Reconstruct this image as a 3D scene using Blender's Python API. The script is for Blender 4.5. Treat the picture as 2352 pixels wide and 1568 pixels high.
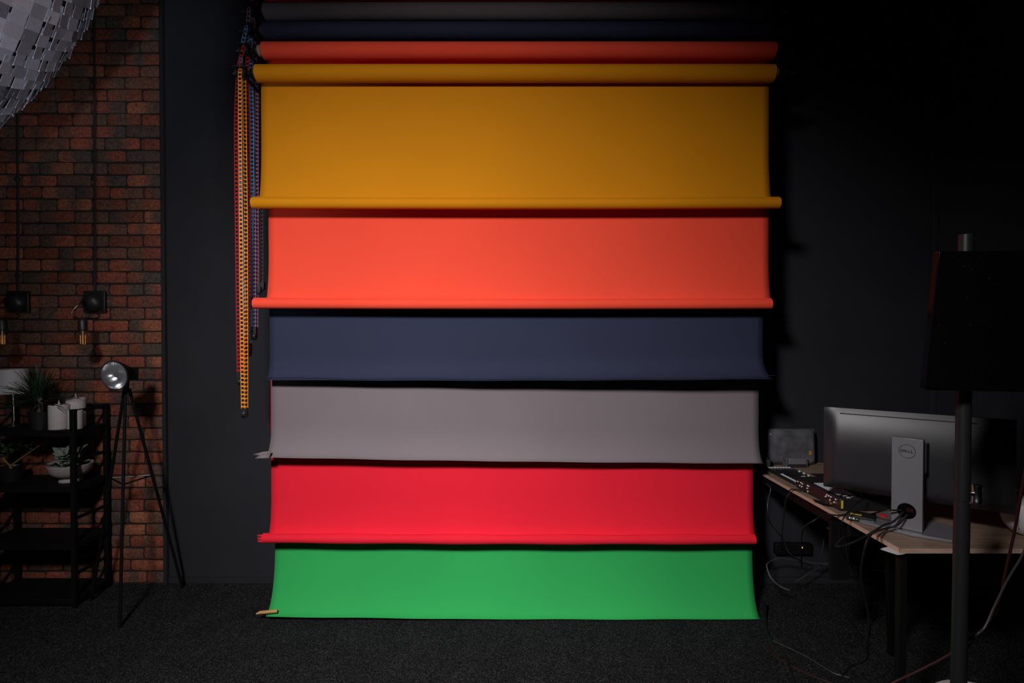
import bpy, bmesh, math, random
from mathutils import Vector, Matrix
random.seed(7)
S = bpy.context.scene
C = S.collection
for o in list(bpy.data.objects):
    bpy.data.objects.remove(o)

# ------------------------------------------------------------------ camera, world, light, exposure
FPX = 1200.0                       # focal length in pixels of the 2352 px wide frame
TH = math.radians(0.73)            # the camera looks down a little
CAMH = 1.575
cam = bpy.data.cameras.new('camera'); cam_o = bpy.data.objects.new('camera', cam); C.objects.link(cam_o)
cam.sensor_fit = 'HORIZONTAL'; cam.sensor_width = 36.0; cam.lens = 36.0 * FPX / 2352.0
cam.clip_start = 0.05; cam.clip_end = 50
cam_o.location = (0, 0, CAMH); cam_o.rotation_euler = (math.pi / 2 - TH, 0, 0)
S.camera = cam_o
S.view_settings.view_transform = 'Standard'; S.view_settings.look = 'None'
S.view_settings.gamma = 1.0; S.view_settings.use_curve_mapping = False
S.view_settings.exposure = 0.0
w = bpy.data.worlds.new('dark_studio'); S.world = w; w.use_nodes = True
w.node_tree.nodes['Background'].inputs[0].default_value = (0.6, 0.65, 0.8, 1)
w.node_tree.nodes['Background'].inputs[1].default_value = 0.0

def P(px, py, Y):
    """the point at depth Y seen at a pixel of the 2352x1568 photograph"""
    u = (px - 1176) / FPX; v = (784 - py) / FPX
    dy = math.cos(TH) + v * math.sin(TH); dz = -math.sin(TH) + v * math.cos(TH)
    t = Y / dy
    return Vector((u * t, Y, CAMH + dz * t))
def G(px, py, z=0.0):
    """the point at height z seen at a pixel"""
    u = (px - 1176) / FPX; v = (784 - py) / FPX
    dy = math.cos(TH) + v * math.sin(TH); dz = -math.sin(TH) + v * math.cos(TH)
    t = (z - CAMH) / dz
    return Vector((u * t, dy * t, z))

def spot(name, loc, target, power, size_deg, blend, radius, col=(1, 1, 1)):
    l = bpy.data.lights.new(name, 'SPOT'); l.energy = power; l.spot_size = math.radians(size_deg)
    l.spot_blend = blend; l.shadow_soft_size = radius; l.color = col
    o = bpy.data.objects.new(name, l); C.objects.link(o); o.location = loc
    o.rotation_euler = (Vector(target) - Vector(loc)).to_track_quat('-Z', 'Y').to_euler()
    return o
# the studio head: a softbox on a boom, high on the left, beside the camera
def softbox(name, loc, direction, power, size, spread, col=(1, 1, 1)):
    l = bpy.data.lights.new(name, 'AREA'); l.shape = 'DISK'; l.size = size; l.energy = power; l.spread = math.radians(spread); l.color = col
    o = bpy.data.objects.new(name, l); C.objects.link(o); o.location = loc
    o.rotation_euler = Vector(direction).to_track_quat('-Z', 'Y').to_euler()
    return o
softbox('studio_key_softbox', (-1.10, -0.45, 3.10), (.35, 1.264, -1.0), 43.5, 0.50, 87, (1.0, 0.97, 0.97))
# fill spot added to brighten the silver pendant, not a lamp of the room
spot('pendant_fill', (-1.25, -0.35, 1.95), (-2.10, 2.15, 2.95), 100, 30, 1.0, 0.12, (0.86, 0.88, 1.0))
# weak cool fill added right of the camera to lift the left bricks
softbox('left_wall_fill', (0.55, -0.15, 1.45), (-3.55, 3.45, 1.30), 2.6, 0.7, 44, (0.88, 0.92, 1.0))

# ------------------------------------------------------------------ materials
def mat(name, col, rough=0.6, metal=0.0, **kw):
    m = bpy.data.materials.new(name); m.use_nodes = True
    nt = m.node_tree; b = nt.nodes['Principled BSDF']
    b.inputs['Base Color'].default_value = (*col, 1); b.inputs['Roughness'].default_value = rough
    b.inputs['Metallic'].default_value = metal
    if 'spec' in kw: b.inputs['Specular IOR Level'].default_value = kw['spec']
    if 'trans' in kw: b.inputs['Transmission Weight'].default_value = kw['trans']
    if 'ior' in kw: b.inputs['IOR'].default_value = kw['ior']
    if 'alpha' in kw: b.inputs['Alpha'].default_value = kw['alpha']
    if 'emit' in kw:
        b.inputs['Emission Color'].default_value = (*kw['emit'], 1); b.inputs['Emission Strength'].default_value = kw.get('es', 1)
    tc = nt.nodes.new('ShaderNodeTexCoord')
    if kw.get('noise'):
        sc, amt = kw['noise']
        n = nt.nodes.new('ShaderNodeTexNoise'); n.inputs['Scale'].default_value = sc; n.inputs['Detail'].default_value = 4
        r = nt.nodes.new('ShaderNodeValToRGB')
        lo = [c * (1 - amt) for c in col]; hi = [min(1, c * (1 + amt)) for c in col]
        r.color_ramp.elements[0].color = (*lo, 1); r.color_ramp.elements[1].color = (*hi, 1)
        r.color_ramp.elements[0].position = .3; r.color_ramp.elements[1].position = .7
        nt.links.new(tc.outputs['Object'], n.inputs['Vector']); nt.links.new(n.outputs['Fac'], r.inputs['Fac'])
        nt.links.new(r.outputs['Color'], b.inputs['Base Color'])
    if kw.get('bump'):
        sc, st = kw['bump']
        n = nt.nodes.new('ShaderNodeTexNoise'); n.inputs['Scale'].default_value = sc; n.inputs['Detail'].default_value = 5
        bp = nt.nodes.new('ShaderNodeBump'); bp.inputs['Strength'].default_value = st; bp.inputs['Distance'].default_value = .01
        nt.links.new(tc.outputs['Object'], n.inputs['Vector']); nt.links.new(n.outputs['Fac'], bp.inputs['Height'])
        nt.links.new(bp.outputs['Normal'], b.inputs['Normal'])
    return m

def carpet_mat():
    m = bpy.data.materials.new('speckled_carpet'); m.use_nodes = True
    nt = m.node_tree; b = nt.nodes['Principled BSDF']; b.inputs['Roughness'].default_value = 1; b.inputs['Specular IOR Level'].default_value = .05
    tc = nt.nodes.new('ShaderNodeTexCoord')
    n = nt.nodes.new('ShaderNodeTexNoise'); n.inputs['Scale'].default_value = 190; n.inputs['Detail'].default_value = 3; n.inputs['Roughness'].default_value = .7
    r = nt.nodes.new('ShaderNodeValToRGB'); e = r.color_ramp.elements
    e[0].position = .40; e[0].color = (.008, .008, .009, 1); e[1].position = .68; e[1].color = (.115, .115, .122, 1)
    k = r.color_ramp.elements.new(.54); k.color = (.028, .028, .031, 1)
    n2 = nt.nodes.new('ShaderNodeTexNoise'); n2.inputs['Scale'].default_value = 7; n2.inputs['Detail'].default_value = 3
    mx = nt.nodes.new('ShaderNodeMix'); mx.data_type = 'RGBA'; mx.blend_type = 'MULTIPLY'; mx.inputs[0].default_value = .5
    bp = nt.nodes.new('ShaderNodeBump'); bp.inputs['Strength'].default_value = .9; bp.inputs['Distance'].default_value = .006
    for a in (n, n2): nt.links.new(tc.outputs['Object'], a.inputs['Vector'])
    nt.links.new(n.outputs['Fac'], r.inputs['Fac']); nt.links.new(r.outputs['Color'], mx.inputs[6]); nt.links.new(n2.outputs['Fac'], mx.inputs[7])
    nt.links.new(mx.outputs[2], b.inputs['Base Color']); nt.links.new(n.outputs['Fac'], bp.inputs['Height']); nt.links.new(bp.outputs['Normal'], b.inputs['Normal'])
    return m

def brick_mat():
    m = bpy.data.materials.new('two_tone_brick'); m.use_nodes = True
    nt = m.node_tree; b = nt.nodes['Principled BSDF']; b.inputs['Roughness'].default_value = .85; b.inputs['Specular IOR Level'].default_value = .2
    a = nt.nodes.new('ShaderNodeVertexColor'); a.layer_name = 'Col'
    tc = nt.nodes.new('ShaderNodeTexCoord')
    n = nt.nodes.new('ShaderNodeTexNoise'); n.inputs['Scale'].default_value = 60; n.inputs['Detail'].default_value = 6
    r = nt.nodes.new('ShaderNodeValToRGB'); r.color_ramp.elements[0].color = (.7, .66, .64, 1); r.color_ramp.elements[1].color = (1.75, 1.6, 1.5, 1)
    r.color_ramp.elements[0].position = .3; r.color_ramp.elements[1].position = .75
    mx = nt.nodes.new('ShaderNodeMix'); mx.data_type = 'RGBA'; mx.blend_type = 'MULTIPLY'; mx.inputs[0].default_value = 1
    bp = nt.nodes.new('ShaderNodeBump'); bp.inputs['Strength'].default_value = .5; bp.inputs['Distance'].default_value = .004
    nt.links.new(tc.outputs['Object'], n.inputs['Vector']); nt.links.new(n.outputs['Fac'], r.inputs['Fac'])
    nt.links.new(a.outputs['Color'], mx.inputs[6]); nt.links.new(r.outputs['Color'], mx.inputs[7]); nt.links.new(mx.outputs[2], b.inputs['Base Color'])
    nt.links.new(n.outputs['Fac'], bp.inputs['Height']); nt.links.new(bp.outputs['Normal'], b.inputs['Normal'])
    return m

def wood_mat(name, c1, c2):
    m = bpy.data.materials.new(name); m.use_nodes = True
    nt = m.node_tree; b = nt.nodes['Principled BSDF']; b.inputs['Roughness'].default_value = .5; b.inputs['Specular IOR Level'].default_value = .3
    tc = nt.nodes.new('ShaderNodeTexCoord'); mp = nt.nodes.new('ShaderNodeMapping'); mp.inputs['Scale'].default_value = (6, 55, 55)
    n = nt.nodes.new('ShaderNodeTexNoise'); n.inputs['Scale'].default_value = 1.6; n.inputs['Detail'].default_value = 7; n.inputs['Roughness'].default_value = .65
    r = nt.nodes.new('ShaderNodeValToRGB'); r.color_ramp.elements[0].color = (*c1, 1); r.color_ramp.elements[1].color = (*c2, 1)
    r.color_ramp.elements[0].position = .3; r.color_ramp.elements[1].position = .7
    nt.links.new(tc.outputs['Object'], mp.inputs['Vector']); nt.links.new(mp.outputs['Vector'], n.inputs['Vector'])
    nt.links.new(n.outputs['Fac'], r.inputs['Fac']); nt.links.new(r.outputs['Color'], b.inputs['Base Color'])
    return m

def tile_mat():
    m = bpy.data.materials.new('brushed_silver_foil'); m.use_nodes = True
    nt = m.node_tree; b = nt.nodes['Principled BSDF']; b.inputs['Metallic'].default_value = .12; b.inputs['Roughness'].default_value = .4
    tc = nt.nodes.new('ShaderNodeTexCoord')
    a = nt.nodes.new('ShaderNodeVertexColor'); a.layer_name = 'Col'
    n = nt.nodes.new('ShaderNodeTexNoise'); n.inputs['Scale'].default_value = 70; n.inputs['Detail'].default_value = 5
    r = nt.nodes.new('ShaderNodeValToRGB'); r.color_ramp.elements[0].color = (.7, .7, .7, 1); r.color_ramp.elements[1].color = (1, 1, 1, 1)
    mx = nt.nodes.new('ShaderNodeMix'); mx.data_type = 'RGBA'; mx.blend_type = 'MULTIPLY'; mx.inputs[0].default_value = 1
    nt.links.new(tc.outputs['Object'], n.inputs['Vector']); nt.links.new(n.outputs['Fac'], r.inputs['Fac'])
    nt.links.new(a.outputs['Color'], mx.inputs[6]); nt.links.new(r.outputs['Color'], mx.inputs[7]); nt.links.new(mx.outputs[2], b.inputs['Base Color'])
    return m

def lens_mat():
    m = mat('ribbed_headlamp_glass', (.30, .31, .33), .10, spec=.8, alpha=.30)
    nt = m.node_tree; b = nt.nodes['Principled BSDF']
    tc = nt.nodes.new('ShaderNodeTexCoord'); wv = nt.nodes.new('ShaderNodeTexWave'); wv.inputs['Scale'].default_value = 42; wv.bands_direction = 'X'
    bp = nt.nodes.new('ShaderNodeBump'); bp.inputs['Strength'].default_value = .6; bp.inputs['Distance'].default_value = .003
    nt.links.new(tc.outputs['Object'], wv.inputs['Vector']); nt.links.new(wv.outputs['Fac'], bp.inputs['Height']); nt.links.new(bp.outputs['Normal'], b.inputs['Normal'])
    return m

def paper(name, col): return mat(name, col, .8, spec=.15, noise=(1.3, .05), bump=(2.2, .12))
M = dict(
    yellow=paper('yellow_paper', (.58, .212, .002)), orange=paper('orange_red_paper', (.86, .074, .037)),
    navy=paper('navy_paper', (.027, .032, .064)), grey=paper('grey_paper', (.187, .157, .170)),
    crimson=paper('crimson_paper', (.78, .015, .036)), green=paper('green_paper', (.032, .41, .098)),
    card=mat('cardboard', (.32, .19, .11), .8), batten=mat('batten_wood', (.55, .3, .1), .7),
    black=mat('black_plastic', (.012, .012, .013), .45), blackm=mat('black_powder_coated_metal', (.005, .005, .006), .6, spec=.12),
    gloss=mat('glossy_black', (.003, .003, .004), .12, spec=.25), chrome=mat('chrome', (.55, .55, .58), .22, 1.0),
    steel=mat('brushed_steel', (.55, .53, .5), .3, 1.0), wall=mat('dark_wall_paint', (.025, .0255, .031), .85, spec=.1, noise=(3, .08), bump=(90, .08)),
    ceil=mat('black_ceiling', (.01, .01, .011), .9), base=mat('dark_skirting', (.02, .02, .023), .5),
    carpet=carpet_mat(), brick=brick_mat(), mortar=mat('dark_mortar', (.014, .011, .010), .95, bump=(80, .5)),
    wood=wood_mat('light_oak_laminate', (.17, .11, .075), (.31, .215, .155)), edge=wood_mat('oak_edge_band', (.42, .27, .19), (.58, .40, .30)),
    white=mat('matt_white', (.50, .475, .485), .6), wax=mat('white_candle_wax', (.50, .445, .45), .55), ceramic=mat('grey_white_ceramic', (.34, .295, .295), .7, noise=(60, .1)),
    leaf=mat('dark_green_leaf', (.014, .034, .014), .5, noise=(20, .4)), leaf2=mat('bonsai_green_leaf', (.016, .05, .012), .6, noise=(30, .4)), sage=mat('sage_fuzzy_leaf', (.16, .19, .165), .9, noise=(90, .25)),
    bark=mat('pale_branch_bark', (.24, .14, .035), .8, noise=(50, .3)), trunk=mat('grey_trunk', (.10, .07, .05), .9, noise=(50, .3)), soil=mat('dark_soil', (.02, .015, .012), 1),
    alu=mat('grey_aluminium', (.21, .205, .225), .42, .35), monitor=mat('grey_monitor_shell', (.024, .023, .026), .38, spec=.35), amber=mat('amber_filament', (.8, .36, .07), .5, emit=(1, .45, .08), es=.10),  # the sconce filament is unlit, a faint glow is added to brighten its amber
    glass=mat('clear_bulb_glass', (1, .97, .92), .02, trans=1.0, ior=1.3), lens=lens_mat(),
    tile=tile_mat(), plastic=mat('translucent_grey_plastic', (.10, .098, .11), .28, spec=.5, noise=(14, .35), bump=(9, .5)),
    c_orange=mat('orange_chain', (.80, .26, .012), .45), c_red=mat('red_chain', (.42, .012, .008), .5, spec=.2), c_blue=mat('blue_chain', (.06, .22, .42), .45),
    c_purple=mat('violet_chain', (.20, .085, .16), .45), c_wine=mat('wine_chain', (.10, .012, .018), .45), c_black=mat('black_chain', (.012, .012, .015), .45),
    rubber=mat('black_cable', (.008, .008, .009), .5, spec=.3), redcable=mat('dark_red_cable', (.035, .008, .008), .6, spec=.2), greycable=mat('grey_cable', (.04, .04, .043), .45), silver=mat('pale_grey_cable', (.11, .107, .115), .35),
    redp=mat('red_plastic', (.5, .02, .015), .4), yell=mat('yellow_label', (.62, .5, .02), .6), beige=mat('beige_plastic', (.35, .3, .12), .6), label=mat('orange_label', (.5, .2, .03), .6),
    screen=mat('pale_mixer_display', (.75, .75, .82), .3), key=mat('white_key_cap', (.75, .75, .78), .4), led=mat('amber_led', (1, .5, .1), .4, emit=(1, .5, .12), es=1.2),
    redfilm=mat('dark_red_film', (.022, .003, .002), .7, spec=.1), ink=mat('dark_print', (.012, .012, .016), .5), reflector=mat('satin_reflector', (.75, .75, .78), .22, 1.0), dim_steel=mat('dark_burnished_steel', (.10, .095, .09), .38, 1.0), brass=mat('gold_jack', (.6, .35, .1), .3, 1.0),
    rope=mat('dark_rope', (.014, .011, .010), .9), pole=mat('black_pole_paint', (.014, .014, .016), .42, spec=.35),
)

# ------------------------------------------------------------------ mesh builder and object helpers
LOC = {}
class MB:
    def __init__(s): s.v = []; s.f = []; s.c = None
    def add(s, vs, fs):
        b = len(s.v); s.v += [Vector(v) for v in vs]; s.f += [tuple(i + b for i in f) for f in fs]; return s
    def box(s, x0, x1, y0, y1, z0, z1, T=None):
        vs = [Vector((x, y, z)) for z in (z0, z1) for y in (y0, y1) for x in (x0, x1)]
        if T is not None: vs = [T @ v for v in vs]
        return s.add(vs, [(0, 2, 3, 1), (4, 5, 7, 6), (0, 1, 5, 4), (2, 6, 7, 3), (0, 4, 6, 2), (1, 3, 7, 5)])
    def prism(s, poly, z0, z1, T=None):
        n = len(poly); vs = [Vector((x, y, z)) for z in (z0, z1) for x, y in poly]
        if T is not None: vs = [T @ v for v in vs]
        return s.add(vs, [tuple(range(n))[::-1], tuple(range(n, 2 * n))] + [(i, (i + 1) % n, n + (i + 1) % n, n + i) for i in range(n)])
    def tube(s, pts, r, seg=8, caps=True):
        pts = [Vector(p) for p in pts]; n = len(pts); rs = r if isinstance(r, (list, tuple)) else [r] * n
        vs = []; up = None
        for i, p in enumerate(pts):
            d = (pts[min(i + 1, n - 1)] - pts[max(i - 1, 0)])
            d = d.normalized() if d.length > 1e-9 else Vector((0, 0, 1))
            if up is None: up = d.orthogonal().normalized()
            up = (up - d * up.dot(d)); up = up.normalized() if up.length > 1e-6 else d.orthogonal().normalized()
            q = d.cross(up)
            for k in range(seg):
                a = 2 * math.pi * k / seg; vs.append(p + (up * math.cos(a) + q * math.sin(a)) * rs[i])
        fs = [(i * seg + k, i * seg + (k + 1) % seg, (i + 1) * seg + (k + 1) % seg, (i + 1) * seg + k) for i in range(n - 1) for k in range(seg)]
        if caps: fs += [tuple(range(seg))[::-1], tuple((n - 1) * seg + k for k in range(seg))]
        return s.add(vs, fs)
    def lathe(s, prof, o=(0, 0, 0), axis=(0, 0, 1), seg=32, cap=True):
        """prof: list of (radius, height along axis)"""
        o = Vector(o); ax = Vector(axis).normalized(); u = ax.orthogonal().normalized(); q = ax.cross(u); n = len(prof)
        vs = [o + ax * h + (u * math.cos(2 * math.pi * k / seg) + q * math.sin(2 * math.pi * k / seg)) * max(r, 1e-5) for r, h in prof for k in range(seg)]
        fs = [(i * seg + k, i * seg + (k + 1) % seg, (i + 1) * seg + (k + 1) % seg, (i + 1) * seg + k) for i in range(n - 1) for k in range(seg)]
        if cap and prof[0][0] > 1e-4: fs.append(tuple(range(seg))[::-1])
        if cap and prof[-1][0] > 1e-4: fs.append(tuple((n - 1) * seg + k for k in range(seg)))
        return s.add(vs, fs)
    def cyl(s, a, b, r, seg=24, bev=0.0):
        a = Vector(a); b = Vector(b); L = (b - a).length
        pr = [(r, 0), (r, L)] if bev <= 0 else [(r - bev, 0), (r, bev), (r, L - bev), (r - bev, L)]
        return s.lathe(pr, a, b - a, seg)
    def ball(s, c, r, seg=16, rings=10, sq=(1, 1, 1)):
        c = Vector(c); vs = []; 
        for i in range(rings + 1):
            t = math.pi * i / rings
            for k in range(seg):
                a = 2 * math.pi * k / seg
                vs.append(c + Vector((math.sin(t) * math.cos(a) * r * sq[0], math.sin(t) * math.sin(a) * r * sq[1], math.cos(t) * r * sq[2])))
        return s.add(vs, [(i * seg + k, (i + 1) * seg + k, (i + 1) * seg + (k + 1) % seg, i * seg + (k + 1) % seg) for i in range(rings) for k in range(seg)])
    def grid(s, fn, nu, nv):
        vs = [fn(i / nu, j / nv) for j in range(nv + 1) for i in range(nu + 1)]
        return s.add(vs, [(j * (nu + 1) + i, j * (nu + 1) + i + 1, (j + 1) * (nu + 1) + i + 1, (j + 1) * (nu + 1) + i) for j in range(nv) for i in range(nu)])
    def build(s, name, m, parent=None, bevel=0, solid=0, ang=35, fix=True):
        if parent is not None: o0 = LOC[parent.name]
        else:
            xs = [v.x for v in s.v]; ys = [v.y for v in s.v]; zs = [v.z for v in s.v]
            o0 = Vector(((min(xs) + max(xs)) / 2, (min(ys) + max(ys)) / 2, min(zs)))
        me = bpy.data.meshes.new(name); me.from_pydata([v - o0 for v in s.v], [], s.f)
        if fix:
            bm = bmesh.new(); bm.from_mesh(me); bmesh.ops.remove_doubles(bm, verts=bm.verts, dist=1e-6)
            bmesh.ops.recalc_face_normals(bm, faces=bm.faces); bm.to_mesh(me); bm.free()
        if s.c:
            at = me.color_attributes.new('Col', 'FLOAT_COLOR', 'POINT')
            for i, c in enumerate(s.c): at.data[i].color = (*c, 1)
        me.polygons.foreach_set('use_smooth', [True] * len(me.polygons)); me.set_sharp_from_angle(angle=math.radians(ang))
        me.materials.append(m)
        o = bpy.data.objects.new(name, me); C.objects.link(o)
        if parent is not None: o.parent = parent
        else: o.location = o0
        LOC[o.name] = o0.copy()
        if solid:
            md = o.modifiers.new('solid', 'SOLIDIFY'); md.thickness = solid; md.offset = 0
        if bevel:
            md = o.modifiers.new('bevel', 'BEVEL'); md.width = bevel; md.segments = 2; md.limit_method = 'ANGLE'; md.angle_limit = math.radians(40)
        return o

def tag(o, label=None, cat=None, group=None, kind=None):
    if label: o['label'] = label
    if cat: o['category'] = cat
    if group: o['group'] = group
    if kind: o['kind'] = kind
    return o
def thing(name, loc, label, cat, group=None):
    o = bpy.data.objects.new(name, None); C.objects.link(o); o.location = loc; o.empty_display_size = .05
    LOC[o.name] = Vector(loc); return tag(o, label, cat, group)
def kids(o): return [c for c in bpy.data.objects if c.parent == o]
def copy_tree(o, parent=None):
    c = o.copy(); C.objects.link(c); c.parent = parent
    for ch in kids(o): copy_tree(ch, c)
    return c
def curve(pts, n=10):
    """smooth path through the given points"""
    pts = [Vector(p) for p in pts]; q = [2 * pts[0] - pts[1]] + pts + [2 * pts[-1] - pts[-2]]; out = []
    for i in range(1, len(q) - 2):
        a, b, c, d = q[i - 1:i + 3]
        for k in range(n):
            t = k / n
            out.append(.5 * (2 * b + (c - a) * t + (2 * a - 5 * b + 4 * c - d) * t * t + (3 * b - a - 3 * c + d) * t ** 3))
    return out + [pts[-1]]
def frame(o, x, y, z):
    x, y, z = Vector(x), Vector(y), Vector(z)
    return Matrix(((x.x, y.x, z.x, o[0]), (x.y, y.y, z.y, o[1]), (x.z, y.z, z.z, o[2]), (0, 0, 0, 1)))

# ------------------------------------------------------------------ the room
WY = 3.30; LX, RX = -3.75, 2.665; BY = -2.8; CZ = 4.3
def st(mb, name, m, **k): return tag(mb.build(name, m, **k), kind='structure')
st(MB().box(LX, RX, BY, WY, -.05, 0), 'floor', M['carpet'])
st(MB().box(LX, RX, BY, WY, CZ, CZ + .05), 'ceiling', M['ceil'])
st(MB().box(LX - .1, RX + .1, WY, WY + .1, -.05, CZ + .05), 'wall_back', M['wall'])
st(MB().box(RX, RX + .1, BY, WY, -.05, CZ + .05), 'wall_right', M['wall'])
st(MB().box(LX - .1, LX, BY, WY, -.05, CZ + .05), 'wall_left', M['wall'])
st(MB().box(LX - .1, RX + .1, BY - .1, BY, -.05, CZ + .05), 'wall_front', M['ceil'])
b = MB(); xb = -2.176
b.box(xb, RX, WY - .014, WY, 0, .040); b.box(xb, RX, WY - .010, WY, .040, .047)
st(b, 'baseboard_back', M['base'], bevel=.003)
st(MB().box(RX - .014, RX, BY, WY - .016, 0, .047), 'baseboard_right', M['base'])
st(MB().box(RX - .035, RX - .001, WY - .03, WY - .001, .05, CZ), 'trim_1', M['wall'], bevel=.004)       # corner strip
# brick cladding at the left: every brick of the bond is a rounded block of the one wall mesh
EX = P(371, 700, WY - .02).x
st(MB().box(EX, xb, WY - .026, WY, 0, CZ), 'trim_2', M['ceil'], bevel=.004)                             # dark edge profile
def bricks():
    mb = MB(); cols = []
    ph, bl, g = .0756, .2168, .0095
    y0 = WY - .012
    for r in range(int(CZ / ph)):
        z0 = r * ph + .012; x1 = EX - .004; first = True
        while x1 > LX + .05:
            L = bl - g + random.uniform(-.006, .006)
            if first and r % 2 == 0: L = (bl - g) * .52 + random.uniform(-.01, .01)
            first = False
            x0 = max(x1 - L, LX + .005); h = ph - g + random.uniform(-.004, .003); zz = z0 + random.uniform(-.002, .002)
            nx, nz = 7, 3; red = Vector(random.choice([(.205, .060, .034), (.18, .058, .034), (.22, .082, .046), (.155, .05, .032), (.19, .055, .038)])) * random.uniform(.75, 1.15)
            dk = Vector(random.choice([(.065, .05, .04), (.08, .055, .045), (.055, .047, .043), (.1, .055, .04)]))
            mode = random.choice([0, 1, 1, 1, 2, 2, 3, 4]); cut = random.uniform(.35, .65); pr = random.uniform(-.002, .002)
            base = len(mb.v); tl = random.uniform(-.003, .003)
            ring = []
            for j in range(nz + 1):
                for i in range(nx + 1):
                    u, v = i / nx, j / nz
                    ex = (1 if i in (0, nx) else 0) + (1 if j in (0, nz) else 0)
                    x = x0 + (x1 - x0) * u; z = zz + h * v + tl * (u - .5) + random.uniform(-.0012, .0012)
                    y = y0 - .010 + pr + (.004 if ex == 1 else .008 if ex == 2 else 0) + random.uniform(-.0008, .0008)
                    if ex == 2: x += (.0028 if i == 0 else -.0028); z += (.0024 if j == 0 else -.0024)
                    mb.v.append(Vector((x, y, z)))
                    t = {0: 0, 1: 1 / (1 + math.exp(-(u - cut) * 14)), 2: 1 / (1 + math.exp((u - cut) * 14)), 3: .8, 4: math.exp(-((u - cut) / .18) ** 2)}[mode]
                    cols.append(red.lerp(dk, min(1, max(0, t + random.uniform(-.12, .12)))))
            for j in range(nz):
                for i in range(nx):
                    a = base + j * (nx + 1) + i; mb.f.append((a, a + 1, a + nx + 2, a + nx + 1))
            # sides back to the mortar bed
            per = [i for i in range(nx + 1)] + [j * (nx + 1) + nx for j in range(1, nz + 1)] + [nz * (nx + 1) + i for i in range(nx - 1, -1, -1)] + [j * (nx + 1) for j in range(nz - 1, 0, -1)]
            bb = len(mb.v)
            for p in per:
                q = mb.v[base + p]; mb.v.append(Vector((q.x, y0 + .002, q.z))); cols.append(cols[base + p])
            n = len(per)
            for k in range(n): mb.f.append((base + per[(k + 1) % n], base + per[k], bb + k, bb + (k + 1) % n))
            x1 = x0 - g
    mb.c = [tuple(c) for c in cols]
    return mb
st(MB().box(LX, EX, WY - .012, WY, 0, CZ), 'wall_back_mortar', M['mortar'])
st(bricks(), 'wall_back_brick', M['brick'], fix=False, ang=60)

# ------------------------------------------------------------------ paper backdrops on their rollers
W = 2.72; RR = .0445; ZT = .03
#          name      centre px  sheet depth  roll y px   bottom-left y, bottom-right y (px), flare L, R, curl height, hem radius, hem x shift, core ext (left, right)
ROLLS = [
    ('yellow',  1183, 2.815, 169, 468, 468, .055, .055, .32, .0290, 1184.5, (0, .012), 'yellow paper backdrop on the front roller, topmost and largest sheet'),
    ('orange',  1191, 2.850, 117, 698, 699, .055, .055, .28, .0280, 1177, (.022, 0), 'orange-red paper backdrop hanging just below and behind the yellow sheet'),
    ('navy',    1186, 2.882, 71,  872, 870, .050, .130, .13, 0, 0, (.006, .004), 'dark navy blue paper backdrop between the orange-red and grey sheets'),
    ('grey',    1183, 2.912, 27, 1050, 1064, .080, .060, .17, 0, 0, (.006, .004), 'warm grey paper backdrop between the navy and crimson sheets'),
    ('crimson', 1176.5, 2.938, -17, 1236, 1238, .055, .05, .22, .0270, 1169, (.006, .004), 'crimson red paper backdrop between the grey and green sheets'),
    ('green',   1180, 2.962, -61, 1416, 1422, .120, .10, .34, 0, 0, (.006, .004), 'green paper backdrop, lowest sheet, curling out above the carpet'),
]
WHEELX = {}
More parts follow.
